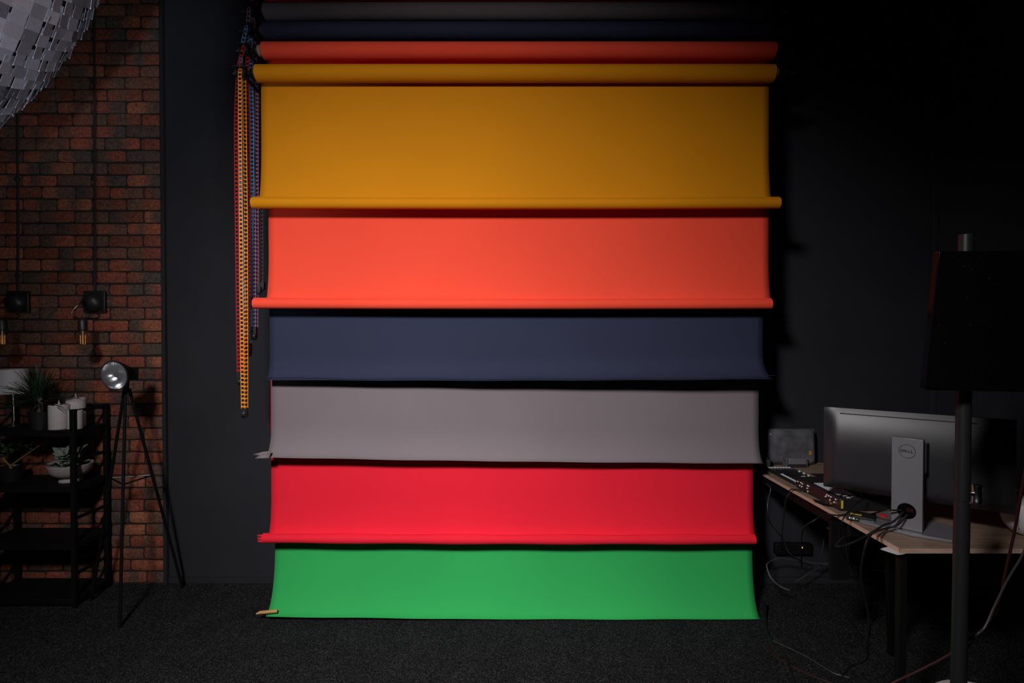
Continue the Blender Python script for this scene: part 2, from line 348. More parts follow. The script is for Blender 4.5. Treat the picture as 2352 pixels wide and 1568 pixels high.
for k, (cn, cpx, d, ry, byl, byr, fl, fr, hf, hr, hpx, cext, lab) in enumerate(ROLLS):
    m = M[cn]; yc = d - RR - .0005; zc = P(1176, ry, yc).z; xc = P(cpx, 800, d).x; xl, xr = xc - W / 2, xc + W / 2
    t = thing('paper_backdrop', (xc, yc, zc), lab, 'backdrop', 'paper backdrops on the wall rollers')
    # wound paper, with the spiral step of the last turn
    r = MB(); seg = 48
    prof = [(.030, -W / 2), (RR - .002, -W / 2), (RR, -W / 2 + .002), (RR, W / 2 - .002), (RR - .002, W / 2), (.030, W / 2)]
    r.lathe(prof, (xc, yc, zc), (1, 0, 0), seg).build('wound_paper', m, t)
    MB().cyl((xl - cext[0] - .002, yc, zc), (xr + cext[1] + .002, yc, zc), .0298, 32).build('cardboard_core', M['card'], t)
    # hanging sheet
    zbl = P(640, byl, d - fl).z; zbr = P(1730, byr, d - fr).z
    if hr: zbl += hr * .2; zbr += hr * .2
    ph = random.uniform(0, 6)
    def sheet(u, v, d=d, zc=zc, xl=xl, zbl=zbl, zbr=zbr, fl=fl, fr=fr, hf=hf, ph=ph, hr=hr, k=k):
        x = xl + W * u; zb = zbl + (zbr - zbl) * u - .006 * math.sin(math.pi * u); f = fl + (fr - fl) * u
        wav = .0015 * math.sin(u * 7.3 + ph) * v + .0012 * math.sin(u * 19 + 2 * ph) * v * v
        vs = .55
        if v < vs:
            return Vector((x, d + wav, zc + (zb + hf - zc) * v / vs))
        a = (v - vs) / (1 - vs) * math.pi / 2 * (.80 if hr else 1.0)
        zz = zb + hf - hf * math.sin(a) / math.sin(math.pi / 2 * (.80 if hr else 1.0)); 
        extra = .0010 * math.sin(u * 31 + ph) * (math.sin(a) ** 6) if not hr else 0
        return Vector((x, d + wav - f * (1 - math.cos(a)) , zz + extra))
    MB().grid(sheet, 70, 90).build('hanging_sheet', m, t, solid=.0012)
    if hr:
        # rolled hem round the bottom tube
        hd = d - (fl + fr) / 2 * .72 - hr * .75; zl = zbl - hr * .1; zr = zbr - hr * .1
        hx = P(hpx, 800, hd).x
        L = {'yellow': 2.765, 'orange': 2.755, 'crimson': 2.72}[cn]
        a = Vector((hx - L / 2, hd, zl)); bb = Vector((hx + L / 2, hd, zr)); n = 40
        h = MB(); pts = [a.lerp(bb, i / n) + Vector((0, 0, -.004 * math.sin(math.pi * i / n))) for i in range(n + 1)]
        rs = [hr * (1 - .06 * math.sin(i * .7)) if cn == 'crimson' else hr for i in range(n + 1)]
        h.tube(pts, rs, 24).build('rolled_hem', m, t)
        # loose lap of the hem seen as a fine step
        fp = [p + Vector((0, -hr * .2, hr * 1.0)) for p in pts]
        MB().tube(fp, .0022, 6).build('hem_edge', m, t)
        if cn == 'crimson':
            for (dz, dy, ln) in ((.016, -.01, .034), (.004, -.02, .028), (-.012, -.016, .03)):
                q = a + Vector((0, dy, dz)); MB().add([q + Vector((.01, 0, -.006)), q + Vector((.01, .004, .007)), q + Vector((-ln, .006, .004)), q + Vector((-ln * .8, 0, -.003))], [(0, 1, 2, 3)]).build('torn_strip', m, t, solid=.001)
    if cn == 'grey':
        z = zbl; y = d - fl; x = xl
        MB().add([(x + .03, y + .008, z + .034), (x - .012, y, z + .030), (x - .062, y - .01, z + .018), (x - .03, y - .006, z + .012), (x + .03, y, z + .014)], [(0, 1, 2, 3, 4)]).build('torn_strip', m, t, solid=.001)
        MB().add([(x + .03, y - .004, z + .018), (x - .02, y - .01, z + .016), (x - .048, y - .018, z - .002), (x + .03, y - .014, z - .001)], [(0, 1, 2, 3)]).build('torn_strip', m, t, solid=.001)
    if cn == 'navy':
        fr_ = [sheet(i / 30, 1.0) + Vector((0, -.001, .016 + .004 * math.sin(i * .9))) for i in range(31)]
        MB().tube(fr_, .0016, 6).build('hem_edge', m, t)
    if cn == 'green':
        q = sheet(0, 1.0)
        bt = MB(); bt.tube([q + Vector((-.048, -.006, .018)), q + Vector((-.03, .0, .022)), q + Vector((.06, .012, .024))], [.004, .0085, .009], 8); bt.build('bottom_batten', M['batten'], t)
    # drive hub on the left with its chain wheel, plain hub on the right
    wx = P(549, 167, 2.77 - .03).x; WHEELX[k] = (wx, yc, zc)
    hb = MB(); xe = xl - cext[0] - .002
    hb.lathe([(.0285, 0), (.0285, .012), (.018, .022), (.014, .03), (.014, xe - wx - .012)], (xe, yc, zc), (-1, 0, 0), 24)
    hb.build('roller_plug', M['black'], t)
    wl = MB().lathe([(.012, -.026), (.030, -.024), (.030, -.016), (.020, -.013), (.020, .013), (.030, .016), (.030, .024), (.012, .026)], (wx, yc, zc), (1, 0, 0), 28)
    wl.build('chain_wheel', M['black'], t)
    MB().box(wx - .032, wx + .05, yc - .036, yc - .030, zc + .018, zc + .024).build('chain_guard', M['black'], t)
    MB().cyl((wx - .046, yc, zc), (wx - .024, yc, zc), .006, 12).build('axle_bolt', M['steel'], t)
    xe = xr + cext[1] + .002
    MB().lathe([(.0285, 0), (.0285, .010), (.018, .02), (.014, .03), (.014, .09)], (xe, yc, zc), (1, 0, 0), 24).build('roller_plug', M['black'], t)
    MB().cyl((xe + .088, yc, zc), (xe + .105, yc, zc), .005, 10).build('axle_bolt', M['steel'], t)

# wall brackets: a plate with one hooked arm for each roller
for side, bx, lab in ((-1, -1.392, 'black wall bracket with hooked arms holding the left roller ends'), (1, 1.432, 'black wall bracket with hooked arms holding the right roller ends')):
    t = thing('roller_bracket', (bx, WY, 2.3), lab, 'bracket', 'roller brackets')
    zz = [WHEELX[k][2] for k in range(6)]
    MB().box(bx - .02, bx + .02, WY - .008, WY, zz[0] - .16, zz[5] + .06).build('wall_plate', M['blackm'], t, bevel=.002)
    for k in range(6):
        yc, zc = WHEELX[k][1:]
        a = [(bx, WY - .006, zc - .075), (bx, (yc + WY) / 2, zc - .055), (bx, yc + .02, zc - .030), (bx, yc - .004, zc - .0195), (bx, yc - .026, zc - .012), (bx, yc - .034, zc + .006)]
        pth = curve(a, 5); MB().tube(pth, [.0055] * len(pth), 8).build('hook_arm', M['blackm'], t)

# pull chains: ladder chain, two strands over the wheel and down to a weight
def ladder(mb, pts, step=.0215, wd=.0085):
    acc = [0]
    for a, b_ in zip(pts, pts[1:]): acc.append(acc[-1] + (b_ - a).length)
    def at(s):
        for i in range(len(acc) - 1):
            if acc[i + 1] >= s: 
                return pts[i].lerp(pts[i + 1], (s - acc[i]) / max(1e-9, acc[i + 1] - acc[i])), (pts[i + 1] - pts[i]).normalized()
        return pts[-1], (pts[-1] - pts[-2]).normalized()
    X = Vector((1, 0, 0)); n = max(2, int(acc[-1] / step))
    rail = [at(acc[-1] * i / n)[0] for i in range(n + 1)]
    for sgn in (-1, 1): mb.tube([p + X * wd * sgn for p in rail], .0020, 4)
    for i in range(n):
        p, d = at(acc[-1] * (i + .5) / n); nrm = d.cross(X).normalized(); xx = nrm.cross(d).normalized()
        T = frame(p, xx, nrm, d); mb.box(-wd, wd, -.002, .002, -.0042, .0042, T)
CH = [
    (0, 'c_orange', [(553, 500), (556, 800), (558, 938)], [(565, 500), (566, 800), (566, 938)], (562, 950), .022, 'orange ladder chain, longest of the pull chains, hanging in front'),
    (1, 'c_red', [(547, 155), (542, 300), (545, 600), (548, 855)], [(571, 400), (570, 700), (556, 855)], (552, 876), .018, 'red ladder chain hanging leftmost, ending in a black weight'),
    (2, 'c_blue', [(556, 105), (551, 200), (554, 500), (565, 790)], [(580, 300), (577, 600), (574, 790)], (571, 812), .016, 'blue ladder chain behind the orange and red chains'),
    (3, 'c_purple', [(569, 65), (574, 200), (583, 500), (583, 752)], [(590, 200), (590, 500), (589, 752)], (584, 772), .020, 'violet grey ladder chain with a round black weight, right of the blue chain'),
    (4, 'c_wine', [(581, 60), (588, 250), (592, 660)], [(594, 250), (596, 660)], (594, 672), .011, 'dark wine red ladder chain behind the violet chain'),
    (5, 'c_black', [(594, 60), (599, 250), (600, 650)], [(604, 250), (604, 650)], (602, 664), .011, 'black ladder chain nearest the paper edge'),
]
for k, mn, fp, bp, wt, wr, lab in CH:
    wx, yc, zc = WHEELX[k]; r = .0225
    fpts = [P(px, py, (yc + .006) if k else yc - r + (r - .012) * i / len(fp)) for i, (px, py) in enumerate(fp)]
    bpts = [P(px, py, (yc + .026) if k else yc + r - (r - .012) * i / len(bp)) for i, (px, py) in enumerate(bp)]
    pts = bpts[::-1]
    pts += [Vector((wx, yc + r * math.cos(a), zc + r * math.sin(a))) for a in [math.pi * i / 8 for i in range(9)]]
    pts += fpts
    path = curve(bpts[::-1], 6) + pts[len(bpts):len(bpts) + 9] + curve(fpts, 6)
    wc = P(wt[0], wt[1], yc)
    t = thing('pull_chain', (wc.x, yc, wc.z - wr), lab, 'chain', 'backdrop pull chains')
    mb = MB(); ladder(mb, path); mb.build('ladder_chain', M[mn], t)
    w_ = MB(); w_.cyl((wc.x - .012, yc, wc.z), (wc.x + .012, yc, wc.z), wr, 20, .004); top = (fpts[-1] + bpts[-1]) / 2
    w_.box(wc.x - .014, wc.x + .014, yc - .012, yc + .012, wc.z, max(wc.z + .01, top.z + .004)); w_.build('weight', M['black'], t, bevel=.002)

# ------------------------------------------------------------------ silver shingled pendant at the top left
def pendant():
    c = Vector((-2.555, 2.38, 3.335)); ax = Vector((-.66, .20, -.72)).normalized(); u = ax.orthogonal().normalized(); q = ax.cross(u)
    A, R = 1.15, .50
    t = thing('pendant_lamp', c - Vector((0, 0, .85)), 'large silver pendant of overlapping foil tiles in the top left corner', 'pendant lamp')
    core = MB().lathe([(R * .955 * math.cos(a), A * .955 * math.sin(a)) for a in [(-.5 + i / 30) * math.pi for i in range(31)]], c, ax, 48); core.build('inner_body', M['ceil'], t)
    mb = MB(); cols = []; a = -1.35; row = 0
    while a < 1.40:
        rr = R * math.cos(a); ht = A * math.sin(a); stp = .063
        sl = math.hypot(-R * math.sin(a), A * math.cos(a)); n = max(6, int(2 * math.pi * rr / .066))
        for k in range(n):
            ph = 2 * math.pi * (k + .5 * (row % 2) + .37 * row) / n
            rad = u * math.cos(ph) + q * math.sin(ph); tan = -u * math.sin(ph) + q * math.cos(ph)
            mer = (rad * (-R * math.sin(a)) + ax * (A * math.cos(a))).normalized(); nr = tan.cross(mer).normalized()
            if nr.dot(rad) < 0: nr = -nr
            p = c + rad * rr + ax * ht
            tilt = .15 + random.uniform(-.06, .08); roll = .14 + random.uniform(-.20, .22)
            m2 = (mer * math.cos(tilt) + nr * math.sin(tilt)).normalized(); n2 = (nr - m2 * nr.dot(m2)).normalized(); t2 = m2.cross(n2)
            t3 = (t2 * math.cos(roll) + n2 * math.sin(roll)).normalized(); n3 = t3.cross(m2).normalized()
            T = frame(p + nr * .006, t3, m2, n3); b0 = len(mb.v)
            wv, hv = .035, .048
            mb.box(-wv, wv, -hv, hv * .82, -.0012, .0012, T)
            mb.box(-wv * .96, wv * .96, hv * .82, hv, -.0030, .0030, T)      # beaded lower lip
            g = random.choice([.95, .9, .8, .7, .55, .35]) * .62
            cols += [(g * .93, g * .95, g * 1.10)] * (len(mb.v) - b0)
        a += stp / sl; row += 1
    mb.c = cols; mb.build('foil_tiles', M['tile'], t, fix=False)
    e = c - ax * A * .9; MB().tube([e, e + Vector((.02, 0, .15)), (e.x + .03, e.y, CZ)], .006, 8).build('cord', M['rope'], t)
pendant()

# ------------------------------------------------------------------ two wall sconces
def sconce():
    pl = P(217, 693, 3.2596); y1 = WY - .0262
    t = thing('wall_sconce', (pl.x, y1, pl.z - .3276), 'square black wall sconce with an amber filament bulb, above the tripod lamp', 'wall lamp', 'filament wall sconces')
    MB().box(pl.x - .0655, pl.x + .0677, y1 - .020, y1, pl.z - .0677, pl.z + .0677).build('back_plate', M['black'], t, bevel=.0033)
    MB().lathe([(.060, 0), (.058, .014), (.048, .034), (.030, .047), (0, .052)], (pl.x, y1 - .020, pl.z - .0044), (0, -1, 0), 32).build('dome', M['pole'], t)
    yb = 3.0904; s = P(190, 745, yb)
    arm = [(pl.x - .0328, y1 - .060, pl.z + .0055), P(186, 695, 3.134), P(169, 711, 3.1013), P(165, 722, yb), P(172, 730, yb), P(185, 732, yb), P(200, 731, yb), P(219, 731, yb), P(228, 728, yb), P(229, 722, yb), P(223, 722, yb)]
    MB().tube(curve(arm, 6), .0039, 8).build('curved_arm', M['dim_steel'], t)
    so = MB().lathe([(.0066, .071), (.0175, .0633), (.0229, .0491), (.024, 0), (.0207, -.0033)], (s.x, yb, s.z - .0306), (0, 0, 1), 24); sk = so.build('socket', M['black'], t)
    zb = s.z - .0328
    MB().lathe([(.0147, 0), (.0153, -.0131), (.024, -.0328), (.036, -.0601), (.0393, -.0819), (.0328, -.1037), (.0175, -.1158), (0, -.119)], (s.x, yb, zb), (0, 0, 1), 28, False).build('bulb', M['glass'], t, solid=.0014)
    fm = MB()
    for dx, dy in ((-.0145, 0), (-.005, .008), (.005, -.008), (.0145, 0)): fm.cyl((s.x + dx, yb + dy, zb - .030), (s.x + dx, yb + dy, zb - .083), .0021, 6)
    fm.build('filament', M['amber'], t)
    MB().lathe([(.0033, 0), (.0044, -.0218), (.0027, -.0328)], (s.x, yb, zb - .0033), (0, 0, 1), 12).build('filament_stem', M['white'], t)
    yr = y1 - .0218; rp = [P(217, 668, yr), P(217, 640, yr), P(218, 560, yr), P(218, 412, yr), P(217, 300, yr), P(218, 190, yr), P(217, 80, yr), P(217, -40, yr)]
    rp[-1].z = CZ - .0218
    rb = MB().tube(curve(rp, 6), .0057, 8)
    for py in (634, 412, 190):
        kx = P(217, py, yr); rb.ball(kx, .0142, 12, 8, (1, .8736, .9828))
    rb.build('hanging_rope', M['rope'], t)
    return t
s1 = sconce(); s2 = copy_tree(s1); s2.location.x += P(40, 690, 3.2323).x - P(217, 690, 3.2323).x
s2['label'] = 'square black wall sconce with an amber filament bulb, over the table lamp'

# ------------------------------------------------------------------ black metal shelf unit and what stands on it
XR, XL, YF, YB = -2.528, -3.0904, 3.003, 3.2454  # shelf, sconce and tripod lamp numbers are pre-scaled about the camera
t = thing('shelf_unit', ((XR + XL) / 2, (YF + YB) / 2, 0), 'black metal shelf unit against the brick wall', 'shelf')
pw = .012; SH = (1.0235, .7014, .3683, .0517); ztop = 1.1459
for x in (XL, XR):
    for y in (YF, YB): MB().box(x - pw, x + pw, y - pw, y + pw, 0, ztop).build('post', M['blackm'], t, bevel=.0011)
for z in SH: MB().box(XL - pw + .0022, XR + pw - .0022, YF - pw + .0022, YB + pw - .0022, z - .0328, z).build('shelf', M['blackm'], t, bevel=.0011)
for x in (XL, XR):
    for z in (ztop - .012, .850, .5125, .1914): MB().box(x - .0076, x + .0076, YF + pw, YB - pw, z - .0076, z + .0076).build('side_rail', M['blackm'], t)
MB().box(XL, XR, YB - .0066, YB + .0066, ztop - .0153, ztop - .0022).build('back_rail', M['blackm'], t)

# table lamp
lp = Vector((P(31, 972, 3.16).x, 3.16, SH[0]))
t = thing('table_lamp', lp, 'small table lamp with a white drum shade and thin metal stem on the top shelf', 'lamp')
MB().lathe([(.0459, 0), (.0459, .0044), (.0109, .0076), (0, .0076)], lp, (0, 0, 1), 28).build('base', M['black'], t)
MB().cyl(lp + Vector((0, 0, .0076)), lp + Vector((0, 0, .0328)), .0071, 16, .0011).build('collar', M['chrome'], t)
MB().cyl(lp + Vector((.0044, 0, .0306)), lp + Vector((-.0022, 0, .2184)), .0031, 10).build('stem', M['steel'], t)
zs0 = P(31, 903, 3.16).z - SH[0]; zs1 = P(31, 848, 3.16).z - SH[0]
MB().lathe([(.083, zs0), (.0786, zs1), (.0764, zs1), (.0808, zs0 + .0011), (.083, zs0)], lp + Vector((-.0066, 0, 0)), (0, 0, 1), 40, False).build('lamp_shade', M['white'], t)

# spiky plant
pp = Vector((P(91, 980, 3.06).x, 3.065, SH[0]))
t = thing('potted_dracaena', pp, 'spiky dark green plant in a black pot on the top shelf', 'plant')
MB().lathe([(.0437, 0), (.0568, .1037), (.0546, .1037), (.0513, .0928), (0, .0906)], pp, (0, 0, 1), 28).build('pot', M['black'], t)
MB().tube([pp + Vector((0, 0, .0874)), pp + Vector((.0044, 0, .131)), pp + Vector((.0022, 0, .1856))], [.0153, .012, .0131], 10).build('trunk', M['trunk'], t)
lf = MB(); o0 = pp + Vector((0, 0, .1802))
for i in range(130):
    az = random.uniform(0, 2 * math.pi); el = random.uniform(-.0546, 1.5834); L = random.uniform(.165, .235)
    sy = .45 * math.sin(az); sy = -abs(sy) if math.cos(az) < -.2 else sy
    d = Vector((math.cos(az) * math.cos(el), sy * math.cos(el), math.sin(el))).normalized(); sd = d.cross(Vector((0, 0, 1))); sd = sd.normalized() if sd.length > .1092 else Vector((1, 0, 0)); nn = sd.cross(d)
    vs = []; n = 6
    st0 = o0 + Vector((0, 0, random.uniform(-.0546, .0109)))
    for j in range(n + 1):
        s_ = j / n; wv = .006 * (1 - s_) ** .6552 * (.6552 + .8736 * min(1, s_ * 4)) ; c_ = st0 + d * L * s_ + Vector((0, 0, -.0382 * s_ * s_ * math.cos(el)))
        vs += [c_ - sd * wv, c_ + nn * .0016, c_ + sd * wv]
    lf.add(vs, [(3 * j + a, 3 * j + a + 1, 3 * j + a + 4, 3 * j + a + 3) for j in range(n) for a in (0, 1)])
lf.build('foliage', M['leaf'], t, fix=False)

# candles on their tray
tr = Vector((P(150, 986, 3.0576).x, 3.0631, SH[0]))
MBt = MB().lathe([(0, 0), (.0852, 0), (.0895, .0076), (.0874, .0076), (.0841, .0033), (0, .0033)], tr, (0, 0, 1), 40)
tag(MBt.build('candle_tray', M['monitor'], None), 'dark round tray under the white candles', 'tray')
def candle(px, pyb, pyt, y, r, lab):
    c = Vector((P(px, 900, y).x, y, SH[0] + .0038)); h = P(px, pyt, y).z - c.z
    t = thing('pillar_candle', c, lab, 'candle', 'white pillar candles on the top shelf')
    MB().lathe([(r - .0011, 0), (r, .0022), (r, h - .0033), (r - .0033, h), (r - .0066, h - .0022), (r * .6552, h - .0066), (0, h - .0076)], c, (0, 0, 1), 36).build('wax', M['wax'], t)
    MB().lathe([(.0011, h - .0087), (.0044, h + .0033), (.0049, h + .0109), (.0033, h + .0207), (0, h + .0284)], c, (0, 0, 1), 12).build('flame_tip', M['white'], t)
candle(135, 983, 929, 3.05, .0497, 'leftmost white pillar candle on the dark tray')
candle(174, 980, 914, 3.1286, .0491, 'tallest white pillar candle, behind the other two')
c = Vector((P(163, 900, 3.0412).x + .0197, 3.0445, SH[0] + .0038))
h3 = P(163, 941, 3.0412).z - c.z
t = thing('pillar_candle', c, 'shortest white pillar candle, in front and partly behind the shelf post', 'candle', 'white pillar candles on the top shelf')
MB().lathe([(.0366, 0), (.0377, .0022), (.0377, h3 - .0033), (.0344, h3), (.0311, h3 - .0022), (.0218, h3 - .0066), (0, h3 - .0076)], c, (0, 0, 1), 36).build('wax', M['wax'], t)
MB().lathe([(.0011, h3 - .0087), (.0044, h3 + .0033), (.0049, h3 + .0109), (.0033, h3 + .0207), (0, h3 + .0284)], c, (0, 0, 1), 12).build('flame_tip', M['white'], t)

# bowl with fuzzy sage plant
bw = Vector((P(163, 1100, 3.1177).x, 3.1177, SH[1]))
t = thing('potted_sage_plant', bw, 'grey-green fuzzy-leaved plant in a footed pale bowl on the second shelf', 'plant')
MB().lathe([(.0568, 0), (.059, .0033), (.0546, .024), (0, .024)], bw, (0, 0, 1), 32).build('bowl_foot', M['ceramic'], t)
MB().lathe([(.0491, .024), (.0786, .0371), (.1005, .0612), (.1103, .0939), (.1125, .1026), (.1092, .1048), (.1059, .0961), (.0961, .0819), (0, .0797)], bw, (0, 0, 1), 40).build('bowl', M['ceramic'], t)
lf = MB()
def oval(mb, base, d, L, wd, curl=.0218):
    d = Vector(d).normalized(); sd = d.cross(Vector((0, -.4368, 1))); sd = sd.normalized() if sd.length > .0546 else Vector((1, 0, 0)); nn = sd.cross(d).normalized(); vs = []; n = 8
    for j in range(n + 1):
        s_ = j / n; wv = wd * math.sin(math.pi * min(1, .0437 + s_ * 1.0374)) ** .7644; c_ = base + d * L * s_ - nn * curl * s_ * s_
        vs += [c_ - sd * wv + nn * .0044 * wv / wd, c_ , c_ + sd * wv + nn * .0044 * wv / wd]
    mb.add(vs, [(3 * j + a, 3 * j + a + 1, 3 * j + a + 4, 3 * j + a + 3) for j in range(n) for a in (0, 1)])
o0 = bw + Vector((-.0055, 0, .0764))
for i in range(80):
    az = random.uniform(0, 2 * math.pi); el = random.uniform(.3822, 1.638); rr = random.uniform(0, .0491); hh = random.uniform(.0, .10)
    oval(lf, o0 + Vector((math.cos(az) * rr, math.sin(az) * rr, hh)), (math.cos(az) * math.cos(el), math.sin(az) * math.cos(el), math.sin(el)), random.uniform(.035, .058), random.uniform(.014, .022))
for dx, dz, d in ((-.0601, .0306, (-.9828, -.1092, .273)), (.0764, .0382, (.9282, -.1092, .546)), (.071, .0983, (.546, 0, .9828)), (-.0328, .0874, (-.546, -.2184, .8736)), (.0437, .0546, (.9828, -.2184, .1638))):
    oval(lf, o0 + Vector((dx, -.0218, dz)), d, .0633, .0164)
lf.build('foliage', M['sage'], t, fix=False, solid=.0033)

# bonsai-like plant at the left edge
bp_ = Vector((P(28, 1100, 3.134).x, 3.134, SH[1]))
t = thing('potted_bonsai', bp_, 'small green leafy plant with pale forked branch at the left edge of the second shelf', 'plant')
MB().lathe([(.0459, 0), (.0601, .0677), (.0633, .0819), (.059, .0819), (.0546, .0721), (0, .0699)], bp_, (0, 0, 1), 28).build('pot', M['black'], t)
q0 = P(24, 1070, 3.134); br = MB()
br.tube(curve([bp_ + Vector((0, 0, .0655)), q0, P(40, 1058, 3.1286), P(61, 1043, 3.1231), P(84, 1027, 3.1231), P(100, 1016, 3.1231)], 5), [.0068 - .0002 * i for i in range(26)], 8)
br.tube(curve([q0, P(12, 1058, 3.1231), P(2, 1043, 3.1231)], 5), [.0055 - .0002 * i for i in range(11)], 8)
br.build('branch', M['bark'], t)
lf = MB()
for cx, cy, sp, n in ((8, 1030, 16, 40), (63, 1020, 14, 30), (40, 1030, 14, 18), (88, 1016, 8, 12), (15, 1042, 14, 18)):
    for i in range(n):
        q = P(cx + random.uniform(-sp, sp), cy + random.uniform(-sp, sp) * .6552, 3.1231 + random.uniform(-.0437, .0437))
        oval(lf, q, (random.uniform(-1, 1), random.uniform(-1, .4368), random.uniform(-.2184, .8736)), random.uniform(.0197, .0328), random.uniform(.0066, .0109), .0066)
lf.build('foliage', M['leaf2'], t, fix=False)

# ------------------------------------------------------------------ tripod lamp with headlight
ap = Vector((P(290, 893, 2.9484).x, 2.9484, P(290, 893, 2.9484).z))
F1 = G(275, 1441); F2 = G(431, 1341); F3 = G(203, 1378)
F2.y = min(F2.y, 3.2323); F3.x = max(F3.x, XR + .0328)
t = thing('tripod_lamp', (ap.x, ap.y, 0), 'black tripod floor lamp with a round headlight, between shelf and dark wall', 'lamp')
knee = []
for f_ in (F1, F2, F3):
    tp = ap + (Vector((f_.x, f_.y, ap.z)) - ap).normalized() * .0153
    MB().tube([tp, f_], .0082, 10).build('leg', M['blackm'], t); s_ = (ap.z - .748) / ap.z; knee.append(tp.lerp(f_, s_))
for i in range(3): MB().tube([knee[i], knee[(i + 1) % 3]], .0044, 8).build('spreader_bar', M['dim_steel'] if i == 1 else M['blackm'], t)
hc = P(263, 862, 2.8556); nz = Vector((-.10, -.98, -.10)).normalized()
MB().tube([ap + Vector((0, 0, -.0218)), ap + Vector((-.0055, .0109, .0655))], .0131, 10).build('head_mount', M['blackm'], t)
MB().lathe([(.020, .096), (.036, .090), (.058, .050), (.0795, .010), (.0815, 0), (.0815, -.004), (.077, -.004)], hc, -nz, 36, False).build('lamp_housing', M['blackm'], t)
MB().lathe([(0, .062), (.022, .058), (.049, .040), (.068, .018), (.0768, .002)], hc, -nz, 40, False).build('reflector', M['reflector'], t)
MB().lathe([(.0785, .001), (.075, -.008), (.055, -.017), (.0275, -.022), (0, -.023)], hc, -nz, 48, False).build('lens', M['lens'], t)
MB().lathe([(.0150, .024), (.0165, .014), (.012, .004), (0, .002)], hc + nz * -.004, -nz, 20).build('bulb_cap', M['black'], t)
rm = MB()
for i in range(44):
    a = 2 * math.pi * i / 44; e1 = nz.orthogonal().normalized(); e2 = nz.cross(e1); rm.ball(hc + (e1 * math.cos(a) + e2 * math.sin(a)) * .0805 + nz * .002, .0032, 6, 4)
rm.build('rim', M['steel'], t)
MB().box(-.0262, .0262, -.0328, .0328, -.0371, .0371, Matrix.Translation(P(299, 858, 2.9866))).build('junction_box', M['black'], t, bevel=.0033)

# ------------------------------------------------------------------ desks on the right
DZ = .770  # desk, pole and cable coordinates and sizes below were scaled about the camera
t = thing('desk', (2.07, 2.76, 0), 'oak topped desk along the dark right wall beside the paper rolls', 'desk', 'oak topped desks')
poly = [(1.4640, 2.3414), (RX - .023, 2.3414), (RX - .023, 3.285), (1.4640, 3.285)]
tp = MB().prism(poly, DZ - .0165, DZ).build('desktop', M['wood'], t, bevel=.0011)
MB().box(1.4605, 1.4642, 2.3425, 3.2845, DZ - .0165, DZ - .0007).build('edge_band', M['edge'], t)
for x, y in ((1.495, 3.235), (2.60, 2.395), (2.60, 3.235)): MB().box(x - .023, x + .023, y - .023, y + .023, 0, DZ - .0165).build('leg', M['blackm'], t)
MB().box(1.4835, 1.5065, 2.3862, 3.105, DZ - .0747, DZ - .0165).build('apron', M['blackm'], t)
MB().box(1.4513, 1.5352, 2.3632, 2.3828, .46, DZ - .0165).build('leg_panel', M['blackm'], t)
t = thing('desk', (2.07, 2.1275, 0), 'oak topped desk nearest the camera carrying the monitor', 'desk', 'oak topped desks')
MB().box(1.4635, RX - .023, 1.958, 2.3345, DZ - .0165, DZ).build('desktop', M['wood'], t, bevel=.0011)
eb = MB(); eb.box(1.4600, 1.4637, 1.956, 2.3333, DZ - .0165, DZ - .0007); eb.box(1.4600, RX - .023, 1.954, 1.9582, DZ - .0165, DZ - .0007); eb.build('edge_band', M['edge'], t)
for x, y in ((1.487, 1.985), (2.60, 1.985), (2.60, 2.2885)): MB().box(x - .013, x + .013, y - .013, y + .013, 0, DZ - .0165).build('leg', M['blackm'], t)
MB().tube([(1.656, 2.2885, DZ - .018), G(2048, 1503)], .0184, 4).build('leg', M['blackm'], t)
MB().box(1.4835, 2.60, 2.2828, 2.3057, DZ - .0805, DZ - .0165).build('apron', M['blackm'], t)
# white padded sheet tucked below the near corner
pts = [P(2027, 1247, 2.0067), P(2021, 1261, 2.001), P(2042, 1268, 1.978), P(2062, 1274, 1.9492), P(2069, 1272, 1.9435), P(2069, 1266, 1.9435)]
mb = MB(); n = len(pts); up = Vector((.115, .046, 0))
mb.add(pts + [p + up for p in pts], [tuple(range(n)), tuple(range(n, 2 * n))[::-1]] + [(i, (i + 1) % n, n + (i + 1) % n, n + i) for i in range(n)])
zmax = DZ - .0172
for v in mb.v: v.z = min(v.z, zmax)
tag(mb.build('foam_sheet', M['white'], None, bevel=.0023), 'white foam sheet tucked under the near desk corner', 'foam sheet')

# monitor seen from behind
d2, d1 = 2.0125, 2.3977
A_ = P(1893, 933, d1); B_ = P(2335, 965, d2); zt = (A_.z + B_.z) / 2; zb = zt - .3657
ux = Vector((B_.x - A_.x, B_.y - A_.y, 0)); MW = ux.length; ux.normalize(); nb = Vector((ux.y, -ux.x, 0))       # nb points out of the back
if nb.y > 0: nb = -nb
T = frame((A_.x, A_.y, zb), ux, nb, (0, 0, 1)); MH = zt - zb
cc = Vector((P(2083, 1100, 2.1137).x, 2.1137, DZ))
t = thing('computer_monitor', cc, 'grey computer monitor seen from behind with a logo on its silver stand', 'monitor')
def back(u, v):
    ew = min(u, 1 - u) * MW; eh = min(v, 1 - v) * MH
    s1 = min(1, ew / .0575); s2 = min(1, (1 - v) * MH / .20); s3 = min(1, v * MH / .046)
    k = (1 - (1 - s1) ** 2) * (1 - (1 - s2) ** 2) * (1 - (1 - s3) ** 2)
    return T @ Vector((u * MW, .0069 + .0391 * k, v * MH))
MB().grid(back, 48, 40).build('back_shell', M['monitor'], t)
MB().box(0, MW, -.0138, .0069, 0, MH, T).build('bezel', M['black'], t, bevel=.0023)
MB().box(.0092, MW - .0092, -.0147, -.0136, .0138, MH - .0092, T).build('screen', M['gloss'], t)
sl = MB()
